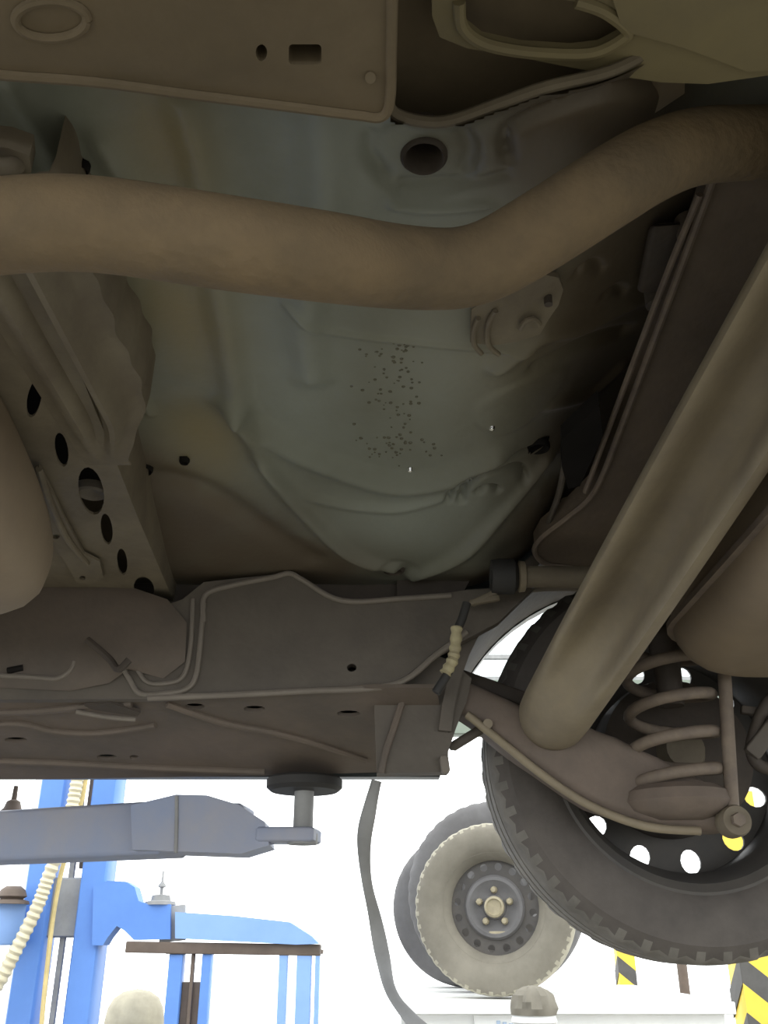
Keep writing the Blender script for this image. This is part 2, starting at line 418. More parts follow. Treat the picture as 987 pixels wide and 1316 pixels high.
# near rail, upper left of the picture
slot = lambda cx, cy, hw, hh, r: [(cx + a, cy + b) for a, b in rrect(hw, hh, r)]
nr = hplate('near_rail', [(-160, 78), (0, 95), (120, 104), (250, 121), (380, 137), (460, 148), (492, 150), (500, 132), (502, 60), (506, -160), (-160, -160)],
       [ell(336, 68, 7.5, 11), slot(392, 70, 21, 13, 5)], 0.50, 0.06, M['front'], car)
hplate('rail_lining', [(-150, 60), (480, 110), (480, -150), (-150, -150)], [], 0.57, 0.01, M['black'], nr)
tube('rail_edge', [at_z(-160, 80, .499), at_z(0, 96, .499), at_z(120, 105, .499), at_z(250, 122, .499), at_z(380, 138, .499), at_z(460, 148, .499), at_z(490, 150, .499), at_z(501, 130, .499), at_z(503, 60, .499), at_z(506, -150, .499)], .0035, M['front'], nr, seg=8, n=6)
for cx, cy, rx, ry in ((66, 25, 46, 24),):
    tube('embossed_ring', [at_z(x, y, .499) for x, y in ell(cx, cy, rx, ry, 20)] + [at_z(cx + rx, cy, .499)], .003, M['front'], nr, seg=8, n=3)
tube('rail_rivet', [at_z(476, 100, .505), at_z(476, 100, .497)], .0035, M['front'], nr, smoothp=False)

# right hand shield with the slotted bracket
zs = lambda x, y: 0.585
sh = hplate('heat_shield', [(556, -160), (555, 20), (565, 48), (600, 62), (660, 72), (720, 84), (790, 97), (850, 106), (910, 108), (987, 97), (1150, 88), (1150, -160)],
       [[(590, 2), (602, -8), (660, -10), (740, 2), (775, 14), (806, 38), (800, 50), (770, 66), (735, 70), (670, 66), (620, 55), (594, 34)]], .585, .012, M['olive'], car)
hplate('shield_recess', [(575, -30), (830, -30), (830, 80), (760, 85), (575, 72)], [], .625, .01, M['sill'], sh)
tube('recess_lip', [at_z(x, y, .584) for x, y in [(590, 2), (594, 34), (620, 55), (670, 66), (735, 70), (770, 66), (800, 50), (806, 38), (775, 14), (740, 2)]], .0045, M['olive'], sh, seg=8, n=5)
lathe('bracket_boss', [(.0001, -.006), (.018, -.005), (.022, 0), (.024, .02)], at_z(605, 20, .619), M['sill'], sh, axis=(0, 0, 1), seg=24)
lathe('bracket_boss', [(.0001, -.004), (.012, -.003), (.016, 0), (.018, .02)], at_z(748, 32, .619), M['sill'], sh, axis=(0, 0, 1), seg=24)
hplate('shield_step', [(800, 40), (880, 62), (960, 92), (1150, 85), (1150, -160), (740, -160)], [], .580, .006, M['olive'], sh)

# exhaust pipe
pp = []
for px, py, th in ((-190, 330, 122), (-60, 300, 121), (0, 291, 121), (80, 287, 121), (160, 293, 120), (300, 314, 119), (420, 331, 114), (500, 342, 107), (560, 346, 103), (600, 343, 102), (640, 329, 102), (700, 294, 103), (780, 243, 103), (840, 208, 100), (890, 190, 96), (940, 185, 93), (1000, 184, 90), (1080, 188, 86), (1200, 190, 80)):
    pp.append(at_t(px, py, .06 * F / th))
ex = tube('exhaust_pipe', pp, .030, M['rust'], car, seg=32, n=6)

# middle silencer at the left edge of the picture
SC = V(0, .80, EYE + .415); SX1 = -.36; TL = math.radians(-13)
def sil_sec(k, g=0.0):
    out_ = []
    for j in range(48):
        a = 2 * math.pi * j / 48; cu, su = math.cos(a), math.sin(a)
        yy = (.222 + g) * k * math.copysign(abs(cu) ** .8, cu); zz = (.076 + g) * k * math.copysign(abs(su) ** .8, su)
        out_.append((yy * math.cos(TL) - zz * math.sin(TL), yy * math.sin(TL) + zz * math.cos(TL)))
    return out_
def sil_loft(stations):
    vs, fs = [], []
    for x, k, g in stations: vs += [V(x, SC.y + a, SC.z + b) for a, b in sil_sec(k, g)]
    for i in range(len(stations) - 1):
        for j in range(48): j2 = (j + 1) % 48; fs.append((i * 48 + j, i * 48 + j2, (i + 1) * 48 + j2, (i + 1) * 48 + j))
    fs.append(tuple(range(48))); fs.append(tuple((len(stations) - 1) * 48 + j for j in range(48)))
    return vs, fs
vs, fs = sil_loft([(-1.1, 1, 0), (-.49, 1, 0), (-.455, .995, 0), (-.425, .97, 0), (-.402, .92, 0), (-.384, .84, 0), (-.370, .72, 0), (-.364, .55, 0), (SX1, .2, 0)])
sil = mesh('silencer', vs, fs, M['muff'], car, angle=60)
vs, fs = sil_loft([(-.505, .99, 0), (-.503, 1, .004), (-.495, 1, .004), (-.493, .99, 0)])
mesh('silencer_seam', vs, fs, M['muff'], sil)
# exhaust hanger tab at the left edge
hg = hplate('hanger_tab', [(-40, 185), (10, 190), (38, 200), (40, 222), (18, 232), (-40, 240)], [], .50, .02, M['crossm'], car)
tube('hanger_rod', [at_z(-40, 215, .49), at_z(10, 213, .49), at_z(30, 212, .52)], .006, M['crossm'], hg)

# crossmember with oval holes, left
def strip(name, xs, zs_, y0, y1, m, parent, n=60, edge=None):
    vs, fs = [], []; k = len(xs)
    for i in range(n):
        y = y0 + (y1 - y0) * i / (n - 1)
        for j, (x, z) in enumerate(zip(xs, zs_)):
            tp_ = float(sst(np.array((i / (n - 1) - .72) / .28))); xx = x + (edge(y) if (edge and j >= k - 4) else 0); xx += (-.325 - xx) * tp_ * .45; z = z + (.4765 - z) * tp_ * (1 if z < .505 else 0)
            vs.append(V(xx, y, EYE + z))
        for j, (x, z) in reversed(list(enumerate(zip(xs, zs_)))):
            tp_ = float(sst(np.array((i / (n - 1) - .72) / .28))); xx = x + (edge(y) if (edge and j >= k - 4) else 0); xx += (-.325 - xx) * tp_ * .45; z = z + (.4765 - z) * tp_ * (1 if z < .505 else 0)
            vs.append(V(xx, y, EYE + z + .004))
    m2 = 2 * k
    for i in range(n - 1):
        for j in range(m2):
            j2 = (j + 1) % m2; fs.append((i * m2 + j, i * m2 + j2, (i + 1) * m2 + j2, (i + 1) * m2 + j))
    fs.append(tuple(range(m2))); fs.append(tuple((n - 1) * m2 + j for j in range(m2)))
    return mesh(name, vs, fs, m, parent, angle=50)
prof = [(-.330, .476), (-.318, .474), (-.312, .466), (-.304, .464), (-.298, .470), (-.294, .480), (-.286, .482), (-.280, .476), (-.275, .466), (-.269, .465), (-.263, .474), (-.258, .490), (-.247, .500), (-.240, .500), (-.237, .515), (-.236, .575)]
cmb = strip('crossmember', [p[0] for p in prof], [p[1] for p in prof], .50, .90, M['crossm'], car, 90, lambda y: .0018 * math.sin(y * 125) + .0012 * math.sin(y * 61))
tag(cmb, 'ribbed crossmember flange with wavy edge')
ovals = [(44, 512, 9, 25, .2), (79, 578, 8.5, 22, -.15), (117, 631, 16, 31, -.2), (137, 680, 7.5, 20, -.12), (157, 722, 6.5, 17, -.1), (185, 757, 13, 16, -.3), (72, 690, 5, 3, 0), (101, 726, 9, 3, .2)]
holes = [ell(cx, cy, rx, ry, 18, rot) for cx, cy, rx, ry, rot in ovals]
face = hplate('holed_face', [(-60, 330), (15, 352), (48, 345), (95, 460), (140, 570), (175, 660), (205, 730), (235, 800), (225, 830), (150, 828), (60, 800), (40, 700), (0, 560), (-60, 450)], holes, .478, .003, M['crossm'], cmb)
fr = [at_z(x, y, .478) for x, y in ((48, 345), (95, 460), (140, 570), (175, 660), (205, 730), (235, 800), (228, 826))]
fv = [p + V(dx, 0, dz) for p in fr for dx, dz in ((0, 0), (.002, .03), (.004, .09), (-.006, .09))]
mesh('face_return', fv, [(i * 4 + j, i * 4 + (j + 1) % 4, i * 4 + 4 + (j + 1) % 4, i * 4 + 4 + j) for i in range(len(fr) - 1) for j in range(4)], M['crossm'], cmb)
slab('flange_end', -.325, -.278, .892, .902, EYE + .4765, EYE + .57, M['crossm'], cmb, .002)
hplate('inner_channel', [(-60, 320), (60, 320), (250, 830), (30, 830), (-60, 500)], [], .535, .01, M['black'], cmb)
lathe('rubber_grommet', [(.0001, .012), (.010, .010), (.016, .004), (.019, .006), (.020, .015)], at_z(117, 640, .476), M['sill'], cmb, axis=(0, 0, 1), seg=24)
br = hplate('rail_bracket', [(50, 600), (62, 622), (84, 668), (108, 712), (128, 722), (133, 742), (118, 752), (98, 748), (88, 730), (70, 700), (52, 660), (46, 620)], [ell(72, 690, 5, 3, 10), ell(106, 743, 4, 3, 10)], .470, .004, M['crossm'], cmb)
tube('bracket_fold', [at_z(50, 602, .469), at_z(62, 640, .468), at_z(85, 690, .468), at_z(112, 724, .469)], .004, M['crossm'], br, seg=8)

# lower wall left of the sill panel: mud covered hump behind the silencer
def bulge(name, pts, Y0, depth, m, parent, n=22):
    """rounded vertical bulge whose outline lies on the given sight lines at distance Y0"""
    P = [at_y(x, y, Y0) for x, y in pts]; c = sum(P, Vector()) / len(P); vs, fs = [], []
    k = len(P); rings = 8
    for r in range(rings):
        f = 1 - r / rings; d = depth * math.sqrt(max(0, 1 - f * f))
        for p in P: q = c + (p - c) * f; vs.append(V(q.x, q.y - d, q.z))
    vs.append(V(c.x, c.y - depth, c.z))
    for r in range(rings - 1):
        for j in range(k):
            j2 = (j + 1) % k; fs.append((r * k + j, r * k + j2, (r + 1) * k + j2, (r + 1) * k + j))
    b = (rings - 1) * k
    for j in range(k): fs.append((b + j, b + (j + 1) % k, len(vs) - 1))
    fs.append(tuple(range(k)))
    return mesh(name, vs, fs, m, parent, angle=60)

# ---- sill: inner wall panel, rounded corner lips, underside with slots, end box
SY = 1.30
sil2 = plate('sill_inner_wall', [((p.x), (p.z)) for p in [at_y(x, y, SY) for x, y in [(-260, 760), (60, 800), (150, 800), (235, 770), (262, 748), (372, 736), (396, 748), (440, 771), (520, 770), (600, 758), (690, 752), (640, 800), (560, 842), (505, 880), (350, 890), (190, 898), (-260, 900)]]], [ell(at_y(452, 858, SY).x, at_y(452, 858, SY).z, .007, .006, 12)], -.02, (0, SY, 0), (1, 0, 0), (0, 0, 1), M['sill'], car)
def lip(pts, r=.0042, Yv=SY - .003, m='bead', name='seam_bead', parent=None):
    return tube(name, [at_y(x, y, Yv) for x, y in pts], r, M[m], parent or sil2, seg=8, n=6)
lip([(262, 800), (264, 765), (300, 752), (350, 742), (372, 737), (390, 746), (440, 772), (520, 769), (580, 765)])
lip([(262, 775), (258, 820), (252, 868), (238, 886), (200, 892), (178, 890), (166, 872), (150, 846)], .004)
lip([(248, 770), (245, 830), (236, 868), (215, 878), (188, 876), (172, 852), (160, 848)], .0035)
lip([(190, 897), (290, 893), (390, 888), (505, 880), (560, 842), (600, 812)], .0045)
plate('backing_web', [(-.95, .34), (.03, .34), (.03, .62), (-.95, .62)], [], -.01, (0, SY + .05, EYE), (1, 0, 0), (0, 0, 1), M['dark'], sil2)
# muddy inner flank to the left of the panel (faces the camera under the crossmember)
bulge('muddy_flank', [(-120, 740), (0, 770), (60, 740), (140, 745), (215, 770), (240, 800), (238, 850), (210, 872), (165, 860), (140, 878), (90, 888), (0, 884), (-120, 880)], SY - .004, .012, M['sillb'], sil2)
lip([(-40, 866), (40, 870), (72, 872), (90, 862), (96, 850)], .0035, SY - .012)
lip([(10, 862), (30, 858)], .005, SY - .012, 'black', 'clip_slot')

# underside of the sill
def unders(px, py):  # plane from (Y=1.30, z=.325) to (Y=1.58, z=.250)
    d = ray(px, py); k = (.250 - .325) / .28
    t = (.325 - k * 1.30) / (d.z - k * d.y); p = d * t; p.z += EYE; return p
slots = [(250, 908, 13, 4), (327, 911, 14, 4), (448, 917, 15, 4), (20, 951, 15, 3.5), (137, 973, 13, 3.5), (172, 973, 6, 2.5)]
un = V(0, .28, -.075).normalized()
def und2(px, py): p = unders(px, py); return (p.x, (p - V(0, 1.30, EYE + .325)).dot(un))
out = [und2(*p) for p in [(-300, 897), (60, 896), (190, 898), (350, 891), (480, 884), (560, 884), (570, 930), (576, 990), (340, 997), (0, 1002), (-300, 1004)]]
us = plate('sill_underside', out, [[und2(*p) for p in ell(cx, cy, rx, ry, 14)] for cx, cy, rx, ry in slots], .006, (0, 1.30, EYE + .325), (1, 0, 0), un, M['sillb'], car)
nu = V(1, 0, 0).cross(un)
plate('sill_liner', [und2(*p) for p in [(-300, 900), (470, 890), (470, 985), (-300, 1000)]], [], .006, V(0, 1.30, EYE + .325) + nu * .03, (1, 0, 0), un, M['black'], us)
def ulip(pts, r=.005, off=.002, m='sillb', name='pressed_rib'):
    return tube(name, [unders(x, y) - nu * off for x, y in pts], r, M[m], us, seg=8, n=6)
ulip([(215, 903), (270, 922), (310, 932), (345, 938), (400, 952), (470, 975)], .0055)
ulip([(-60, 918), (0, 914), (60, 911), (120, 905), (170, 902)], .006)
ulip([(-60, 935), (20, 928), (70, 938), (130, 940), (200, 930)], .005)
ulip([(-60, 975), (60, 978), (200, 985), (340, 990)], .006)
tube('rod_clip', [unders(100, 905) - nu * .012, unders(140, 912) - nu * .012, unders(176, 915) - nu * .012], .0035, M['bead'], us, seg=8)
hb = plate('dark_tab', [und2(*p) for p in [(110, 899), (145, 896), (182, 908), (178, 913), (120, 904)]], [], .005, V(0, 1.30, EYE + .325) - nu * .01, (1, 0, 0), un, M['dark'], us)
# clip lever between flank and sill
lever = tube('lever_clip', [at_y(112, 822, 1.26), at_y(140, 846, 1.26), at_y(152, 860, 1.25), at_y(166, 848, 1.25)], .005, M['dark'], sil2, seg=8)
# sill end box in front of the wheel arch
eb_pts = [(480, 884), (512, 880), (560, 842), (582, 850), (606, 872), (600, 900), (588, 930), (576, 966), (576, 992), (484, 994)]
ebp = [at_y(x, y, 1.34) for x, y in eb_pts]
eb = plate('sill_end', [(p.x, p.z) for p in ebp], [], -.03, (0, 1.34, 0), (1, 0, 0), (0, 0, 1), M['sill'], car)
tube('end_fold', [at_y(x, y, 1.336) for x, y in ((520, 892), (508, 930), (496, 965), (490, 994))], .005, M['sillb'], eb, seg=8)
bar('jack_lug', at_y(570, 972, 1.33), at_y(573, 994, 1.33), .006, .01, M['bead'], eb, .003)

# ---- body shell around the underside
AX, AZ, AR = .468, .235, .372
arch = [(AX + AR * math.cos(math.radians(a)), AZ + AR * math.sin(math.radians(a))) for a in range(2, 179, 6)]
side = [(-2.7, .26), (-2.7, 1.0), (1.15, 1.0), (1.15, .30), (AX + AR + .004, .29)] + arch + [(AX - AR + .0, .26)]
bs = plate('side_panel', side, [], -.03, (0, 1.64, EYE), (1, 0, 0), (0, 0, 1), M['body'], car)
slab('near_side_panel', -2.7, 1.15, -.12, -.09, EYE + .42, EYE + 1.0, M['body'], car)
slab('sky_cover', -2.7, 1.15, -.10, 1.62, EYE + .80, EYE + .83, M['dark'], car)  # unseen cover added to keep sky light out from above
slab('front_floor', -2.7, -.98, .0, 1.32, EYE + .46, EYE + .50, M['sill'], car)
slab('rear_apron', 1.12, 1.15, -.10, 1.62, EYE + .32, EYE + .81, M['dark'], car)
slab('near_floor', -1.0, .95, -.09, .14, EYE + .52, EYE + .56, M['sill'], car)
slab('tail_floor', .93, 1.13, -.09, 1.36, EYE + .60, EYE + .64, M['dark'], car)
# wheel arch liner
lp = []
for a in range(0, 175, 6):
    lp.append((math.cos(math.radians(a)), math.sin(math.radians(a))))
vs, fs = [], []
ys = [1.33, 1.36, 1.45, 1.55, 1.638]
for j, y in enumerate(ys):
    r = AR + (.012 if 0 < j < 4 else 0.002)
    for c, s in lp: vs.append(V(AX + r * c, y, EYE + AZ + r * s))
for j, y in enumerate(ys):
    r = AR + .02
    for c, s in lp: vs.append(V(AX + r * c, y, EYE + AZ + r * s))
k = len(lp); J = len(ys)
for lay in (0, J):
    for j in range(J - 1):
        for i in range(k - 1): fs.append(((lay + j) * k + i, (lay + j) * k + i + 1, (lay + j + 1) * k + i + 1, (lay + j + 1) * k + i))
for i in range(k - 1):
    fs.append((i, i + 1, J * k + i + 1, J * k + i)); fs.append(((J - 1) * k + i, (J - 1) * k + i + 1, (2 * J - 1) * k + i + 1, (2 * J - 1) * k + i))
liner = mesh('wheel_arch_liner', vs, fs, M['sill'], car)
# inner wing wall above the axle end, between floor and liner
iw = [(.10, .45), (.14, .52), (.22, .58), (.30, .625), (.47, .655), (.70, .62), (.86, .50), (.90, .30), (1.12, .30), (1.12, .80), (.02, .80), (.02, .47)]
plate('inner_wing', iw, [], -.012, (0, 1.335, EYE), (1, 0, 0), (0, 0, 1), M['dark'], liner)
lip([(604, 772), (650, 762), (700, 757), (745, 758), (756, 772), (748, 800)], .004, 1.318, 'bead', 'liner_edge', liner)

# ---- dark rear floor panel with lipped edge (right)
zt = lambda x, y: .635 - .16 * (y - .6)
tp = [(918, 225), (880, 330), (840, 438), (800, 545), (765, 630), (730, 664), (697, 690), (687, 708), (700, 724), (730, 729), (752, 733), (785, 742), (870, 775), (1250, 760), (1250, 120)]
tank = hplate('rear_floor_panel', tp, [], .55, .03, M['rearp'], car, zf=zt)
def ontank(px, py, off=.003):
    z = .55
    for _ in range(15): q = at_z(px, py, z); z = zt(q.x, q.y) - off
    return q
tube('panel_lip', [ontank(*p) for p in tp[:13]], .0042, M['spring'], tank, seg=8, n=5)
tube('brake_line', [ontank(x, y, .006) for x, y in ((899, 250), (860, 345), (820, 450), (775, 570), (752, 632))], .0035, M['spring'], tank, seg=8)

# brackets on the right of the pan
def panpt(px, py, off): 
    q = on_pan(px, py); return V(q.x, q.y, q.z - off)
sb = hplate('stamped_bracket', [(604, 440), (606, 398), (625, 385), (672, 366), (700, 353), (718, 357), (724, 372), (718, 392), (704, 412), (694, 430), (660, 440), (632, 444)], [], .58, .006, M['crossm'], car, zf=lambda x, y: float(base_pan(x, y)) - .012)
tag(sb, None)
def sbp(px, py, off=.014):
    q = on_pan(px, py); return V(q.x, q.y, q.z - off)
tube('bracket_fold', [sbp(x, y) for x, y in ((636, 384), (628, 398), (625, 415), (628, 430), (640, 441))], .0028, M['crossm'], sb, seg=8)
tube('bracket_fold', [sbp(x, y) for x, y in ((614, 394), (608, 410), (609, 428), (618, 440))], .0028, M['crossm'], sb, seg=8)
tube('crescent_press', [sbp(x, y) for x, y in ((668, 408), (674, 398), (684, 395), (692, 402))], .003, M['crossm'], sb, seg=8)
tube('bracket_bolt', [sbp(703, 371, .005), sbp(703, 371, .019)], .004, M['dark'], sb, smoothp=False)
# hanger pocket near the top of the panel edge
hk = bar('hanger_bracket', sbp(858, 268, .02), sbp(838, 345, .03), .02, .006, M['dark'], car)
tube('hanger_stud', [sbp(838, 350, .02), sbp(838, 350, .045)], .012, M['sill'], hk, smoothp=False)
tube('hanger_stud', [sbp(880, 262, .02), sbp(880, 262, .05)], .013, M['sillb'], hk, smoothp=False)
# wire loop bracket near the panel corner
wl = tube('loop_bracket', [panpt(x, y, .03) for x, y in ((724, 570), (716, 610), (704, 648), (712, 662), (728, 662), (745, 640), (752, 628))], .0045, M['sill'], car, seg=8)
tube('loop_nut', [panpt(728, 634, .01), panpt(728, 634, .04)], .009, M['crossm'], wl, smoothp=False)
hplate('gap_shade', [(722, 565), (770, 520), (775, 560), (745, 625), (730, 628), (722, 600)], [], .56, .02, M['black'], wl, zf=lambda x, y: .56 - .06 * (y - .9))  # black plate imitating the shade inside a gap

# bolt tube / bush ahead of the wheel
c0 = at_y(640, 741, 1.245); c1 = at_y(770, 742, 1.245)
bt = tube('bush_tube', [c0 + V(.01, 0, 0), c1], .016, M['crossm'], car, smoothp=False, seg=18)
lathe('rubber_bush', [(.0001, -.004), (.010, -.004), (.012, -.010), (.024, -.010), (.026, 0), (.026, .022), (.018, .028), (.016, .028)], c0, M['rubber'], bt, axis=(1, 0, 0), seg=28)
lathe('bush_collar', [(.017, 0), (.023, .002), (.022, .01), (.017, .012)], c0 + V(.028, 0, 0), M['axle'], bt, axis=(1, 0, 0), seg=24)
bar('bush_arm', at_y(646, 758, 1.25), at_y(606, 776, 1.26), .006, .004, M['crossm'], bt, .002)
bar('bush_strap', at_y(604, 775, 1.26), at_y(642, 768, 1.25), .005, .004, M['crossm'], bt, .002)
# pale sleeve on the brake hose
bh = tube('brake_hose', [at_y(x, y, 1.22) for x, y in ((600, 775), (594, 795), (587, 812), (583, 840), (577, 862), (560, 890))], .006, M['rubber'], car, seg=12)
tube('hose_sleeve', [at_y(x, y, 1.218) for x, y in ((587, 806), (585, 832), (581, 850), (572, 866))], lambda s: .0078 + .001 * math.sin(s * 40), M['pale'], bh, seg=14)

# ---- rear axle: grooved cross beam, trailing arm, spring, damper
E1 = at_y(712, 918, 1.33); E0 = at_t(1010, 430, .80)
dirb = (E0 - E1).normalized()
bpath = [E1 - dirb * .045, E1 - dirb * .040, E1 - dirb * .028, E1 - dirb * .008] + [E1.lerp(E0, t) for t in np.linspace(0.03, 1.9, 36)]
GA = math.radians(-38)          # the groove faces forward and down
def prb(i, s):
    t = (bpath[i] - E1).dot(dirb) / (E0 - E1).length
    g = float(sst(np.array((t - .05) / .33)))          # groove opens away from the wheel
    R = .050 + .002 * math.sin(t * 3)
    k = {0: .25, 1: .55, 2: .86, 3: .98}.get(i, 1)
    pts = []
    for j in range(40):
        a = 2 * math.pi * j / 40
        x = math.cos(a) * R * 1.02; y = math.sin(a) * R
        if y < 0: y += g * .085 * math.exp(-(x / .031) ** 4) * min(1, -y / R * 1.4)
        x, y = x * math.cos(GA) - y * math.sin(GA), x * math.sin(GA) + y * math.cos(GA)
        pts.append((x * k, y * k))
    return pts
def orient(path, prof):
    vs, fs = [], []
    d = (path[-1] - path[0]).normalized(); u = V(1, 0, 0); u = (u - d * u.dot(d)).normalized(); v = V(0, 0, 1); v = (v - d * v.dot(d)); v = (v - u * v.dot(u)).normalized()
    m = None
    for i, p in enumerate(path):
        sec = prof(i, 0); m = len(sec)
        for a, b in sec: vs.append(p + u * a + v * b)
    for i in range(len(path) - 1):
        for k in range(m): k2 = (k + 1) % m; fs.append((i * m + k, i * m + k2, (i + 1) * m + k2, (i + 1) * m + k))
    fs.append(tuple(range(m))); fs.append(tuple((len(path) - 1) * m + k for k in range(m)))
    return vs, fs
vs, fs = orient(bpath, prb)
beam = mesh('axle_beam', vs, fs, M['axle'], car, angle=70)
tag(beam, 'dusty grooved axle cross beam')
# trailing arm
YA = 1.385
tapts = [(505, 868, .020), (560, 884, .022), (620, 915, .026), (668, 945, .034), (712, 965, .044), (770, 995, .052), (830, 1018, .046), (890, 1038, .034), (935, 1050, .020)]
tpath = smooth_path([at_y(x, y, YA) for x, y, r in tapts], 4); trs = np.interp(np.linspace(0, 1, len(tpath)), np.linspace(0, 1, len(tapts)), [r for *_, r in tapts])
vs, fs = sweep_geo(tpath, lambda i, s: rrect(.042 if s > .3 else .018 + .024 * s / .3, trs[i], min(.014, trs[i] * .5)), up=(0, 0, 1))
arm = mesh('trailing_arm', vs, fs, M['armm'], car, angle=60)
tube('arm_flange', [at_y(x, y, YA - .044) for x, y in ((600, 918), (640, 950), (700, 998), (760, 1036), (830, 1062), (900, 1068))], .006, M['axle'], arm, seg=10)
bar('arm_link', at_y(585, 868, YA + .02), at_y(690, 905, YA + .02), .008, .012, M['dark'], arm)
bar('arm_strut', at_y(628, 935, YA), at_y(640, 905, YA), .008, .008, M['dark'], arm)
bar('arm_brace', at_y(578, 962, YA), at_y(622, 935, YA), .008, .007, M['sill'], arm)
tube('arm_bolt', [at_y(627, 930, YA - .05), at_y(627, 930, YA)], .007, M['axle'], arm, smoothp=False)
scx = at_y(868, 1024, 1.365)
lathe('spring_seat', [(.0001, .004), (.050, .004), (.062, .012), (.074, .004), (.078, -.010), (.070, -.022), (.035, -.034), (.0001, -.034)], scx, M['armm'], arm, axis=(0, 0, 1), seg=40)
# coil spring
hp = []
turns = 4.3; h0 = scx.z + .012; h1 = scx.z + .245
for i in range(int(turns * 26) + 1):
    a = 2 * math.pi * i / 26; s = i / (turns * 26)
    hp.append(V(scx.x + .004 + .010 * s + .060 * math.cos(a + 2.6), scx.y + .060 * math.sin(a + 2.6), h0 + (h1 - h0) * (s ** 1.08)))
tube('coil_spring', hp, .0088, M['spring'], car, seg=12, smoothp=False)
bs_ = tube('bump_stop', [V(scx.x + .012, scx.y, scx.z + .245), V(scx.x + .012, scx.y, scx.z + .13)], lambda s: .024 - .006 * s, M['dark'], car, seg=18, smoothp=False)
lathe('upper_spring_cup', [(.0001, -.008), (.05, -.008), (.074, 0), (.076, .02), (.05, .05), (.0001, .05)], V(scx.x + .014, scx.y, scx.z + .256), M['dark'], car, axis=(0, 0, 1), seg=32)
# damper
d0 = at_y(942, 1056, 1.325); d1 = at_y(931, 866, 1.325)
dm = tube('shock_absorber', [d0, d0.lerp(d1, .08), d0.lerp(d1, .1), d1], lambda s: .0095, M['spring'], car, smoothp=False, seg=16)
lathe('damper_eye', [(.008, -.018), (.019, -.018), (.021, -.012), (.021, .012), (.019, .018), (.008, .018)], d0, M['crossm'], dm, axis=(0, 1, 0), seg=24, close=True)
lathe('damper_bolt', [(.0001, -.026), (.009, -.026), (.010, -.018), (.008, -.016), (.008, .03), (.0001, .03)], d0, M['spring'], dm, axis=(0, 1, 0), seg=6)
# brake cable and linkage right of the damper
bc = tube('brake_cable', [at_y(x, y, 1.36) for x, y in ((1010, 880), (985, 905), (972, 935), (966, 965), (978, 985), (1010, 990))], .009, M['dark'], car, seg=10)
bar('cable_bracket', at_y(952, 912, 1.37), at_y(1010, 920, 1.37), .006, .006, M['dark'], bc, .002)
bar('cable_lever', at_y(965, 970, 1.35), at_y(1000, 925, 1.35), .008, .012, M['sill'], bc, .003)

# rear silencer / smooth brown box
def rbox(name, x0, x1, y0, y1, z0, z1, r, m, parent):
    cx, cy = (x0 + x1) / 2, (y0 + y1) / 2; hw, hh = (x1 - x0) / 2, (y1 - y0) / 2
    vs, fs = [], []; st = []
    for a in (0, 15, 30, 50, 70, 90): st.append((r * .45 * (1 - math.sin(math.radians(a))), z0 + r * .45 * (1 - math.cos(math.radians(a)))))
    st += [(0, z0 + r), (0, z1)]
    st = [(max(i_, 0), z) for i_, z in st]
    m_ = None
    for ins_, z in st:
        sec = rrect(hw - ins_, hh - ins_, max(r - ins_, .01), 8); m_ = len(sec)
        vs += [V(cx + a, cy + b, EYE + z) for a, b in sec]
    for i in range(len(st) - 1):
        for k in range(m_): k2 = (k + 1) % m_; fs.append((i * m_ + k, i * m_ + k2, (i + 1) * m_ + k2, (i + 1) * m_ + k))
    fs.append(tuple(range(m_))); fs.append(tuple((len(st) - 1) * m_ + k for k in range(m_)))
    return mesh(name, vs, fs, m, parent, angle=50)
rs = rbox('rear_silencer', .395, 1.02, .62, 1.325, .338, .52, .13, M['muff'], car)
sec = rrect((1.02 - .395) / 2 + .008, (1.325 - .62) / 2 + .008, .138, 8)
vs = []; fs = []
for z in (.392, .400):
    vs += [V(.7075 + a, .9725 + b, EYE + z) for a, b in sec]
m_ = len(sec)
fs = [(k, (k + 1) % m_, m_ + (k + 1) % m_, m_ + k) for k in range(m_)] + [tuple(range(m_)), tuple(range(m_, 2 * m_))]
mesh('silencer_flange', vs, fs, M['spring'], rs, angle=40)

# ------------------------------------------------------------------ wheels
def tyre_prof(R, r, wd):
    h = wd / 2; s = R - r
    left = [(r, -h * .80), (r + .008, -h * .90), (r + s * .25, -h * 1.0), (r + s * .5, -h * 1.04), (r + s * .75, -h * 1.0), (R - .018, -h * .93), (R - .006, -h * .84)]
    mid = [(R - .001, -h * .72), (R, -h * .46), (R - .007, -h * .44), (R - .007, -h * .38), (R, -h * .36), (R, -h * .06), (R - .007, -h * .04)]
    half = left + mid
    full = half + [(a, -b) for a, b in reversed(half)]
    inner = [(r, h * .5), (r, -h * .5)]
    return full + inner, len(left)
def tyre_mesh(name, c, ax, R, r, wd, m, parent, seg=144, tread=None):
    pr, nl = tyre_prof(R, r, wd); n = len(pr) - 2
    def mod(k, j):
        if (nl - 1 <= j <= nl) or (n - nl - 1 <= j <= n - nl): return -.005 if k % 3 == 0 else 0
        return 0
    o = lathe(name, pr, c, m, parent, axis=ax, seg=seg, mod=mod, close=True, angle=35)
    if tread:
        o.data.materials.append(tread); a_ = Vector(ax).normalized(); off = ORG[o] - Vector(c)
        for p in o.data.polygons:
            q = p.center + off; q = q - a_ * q.dot(a_)
            if q.length > R - .013: p.material_index = 1
    return o
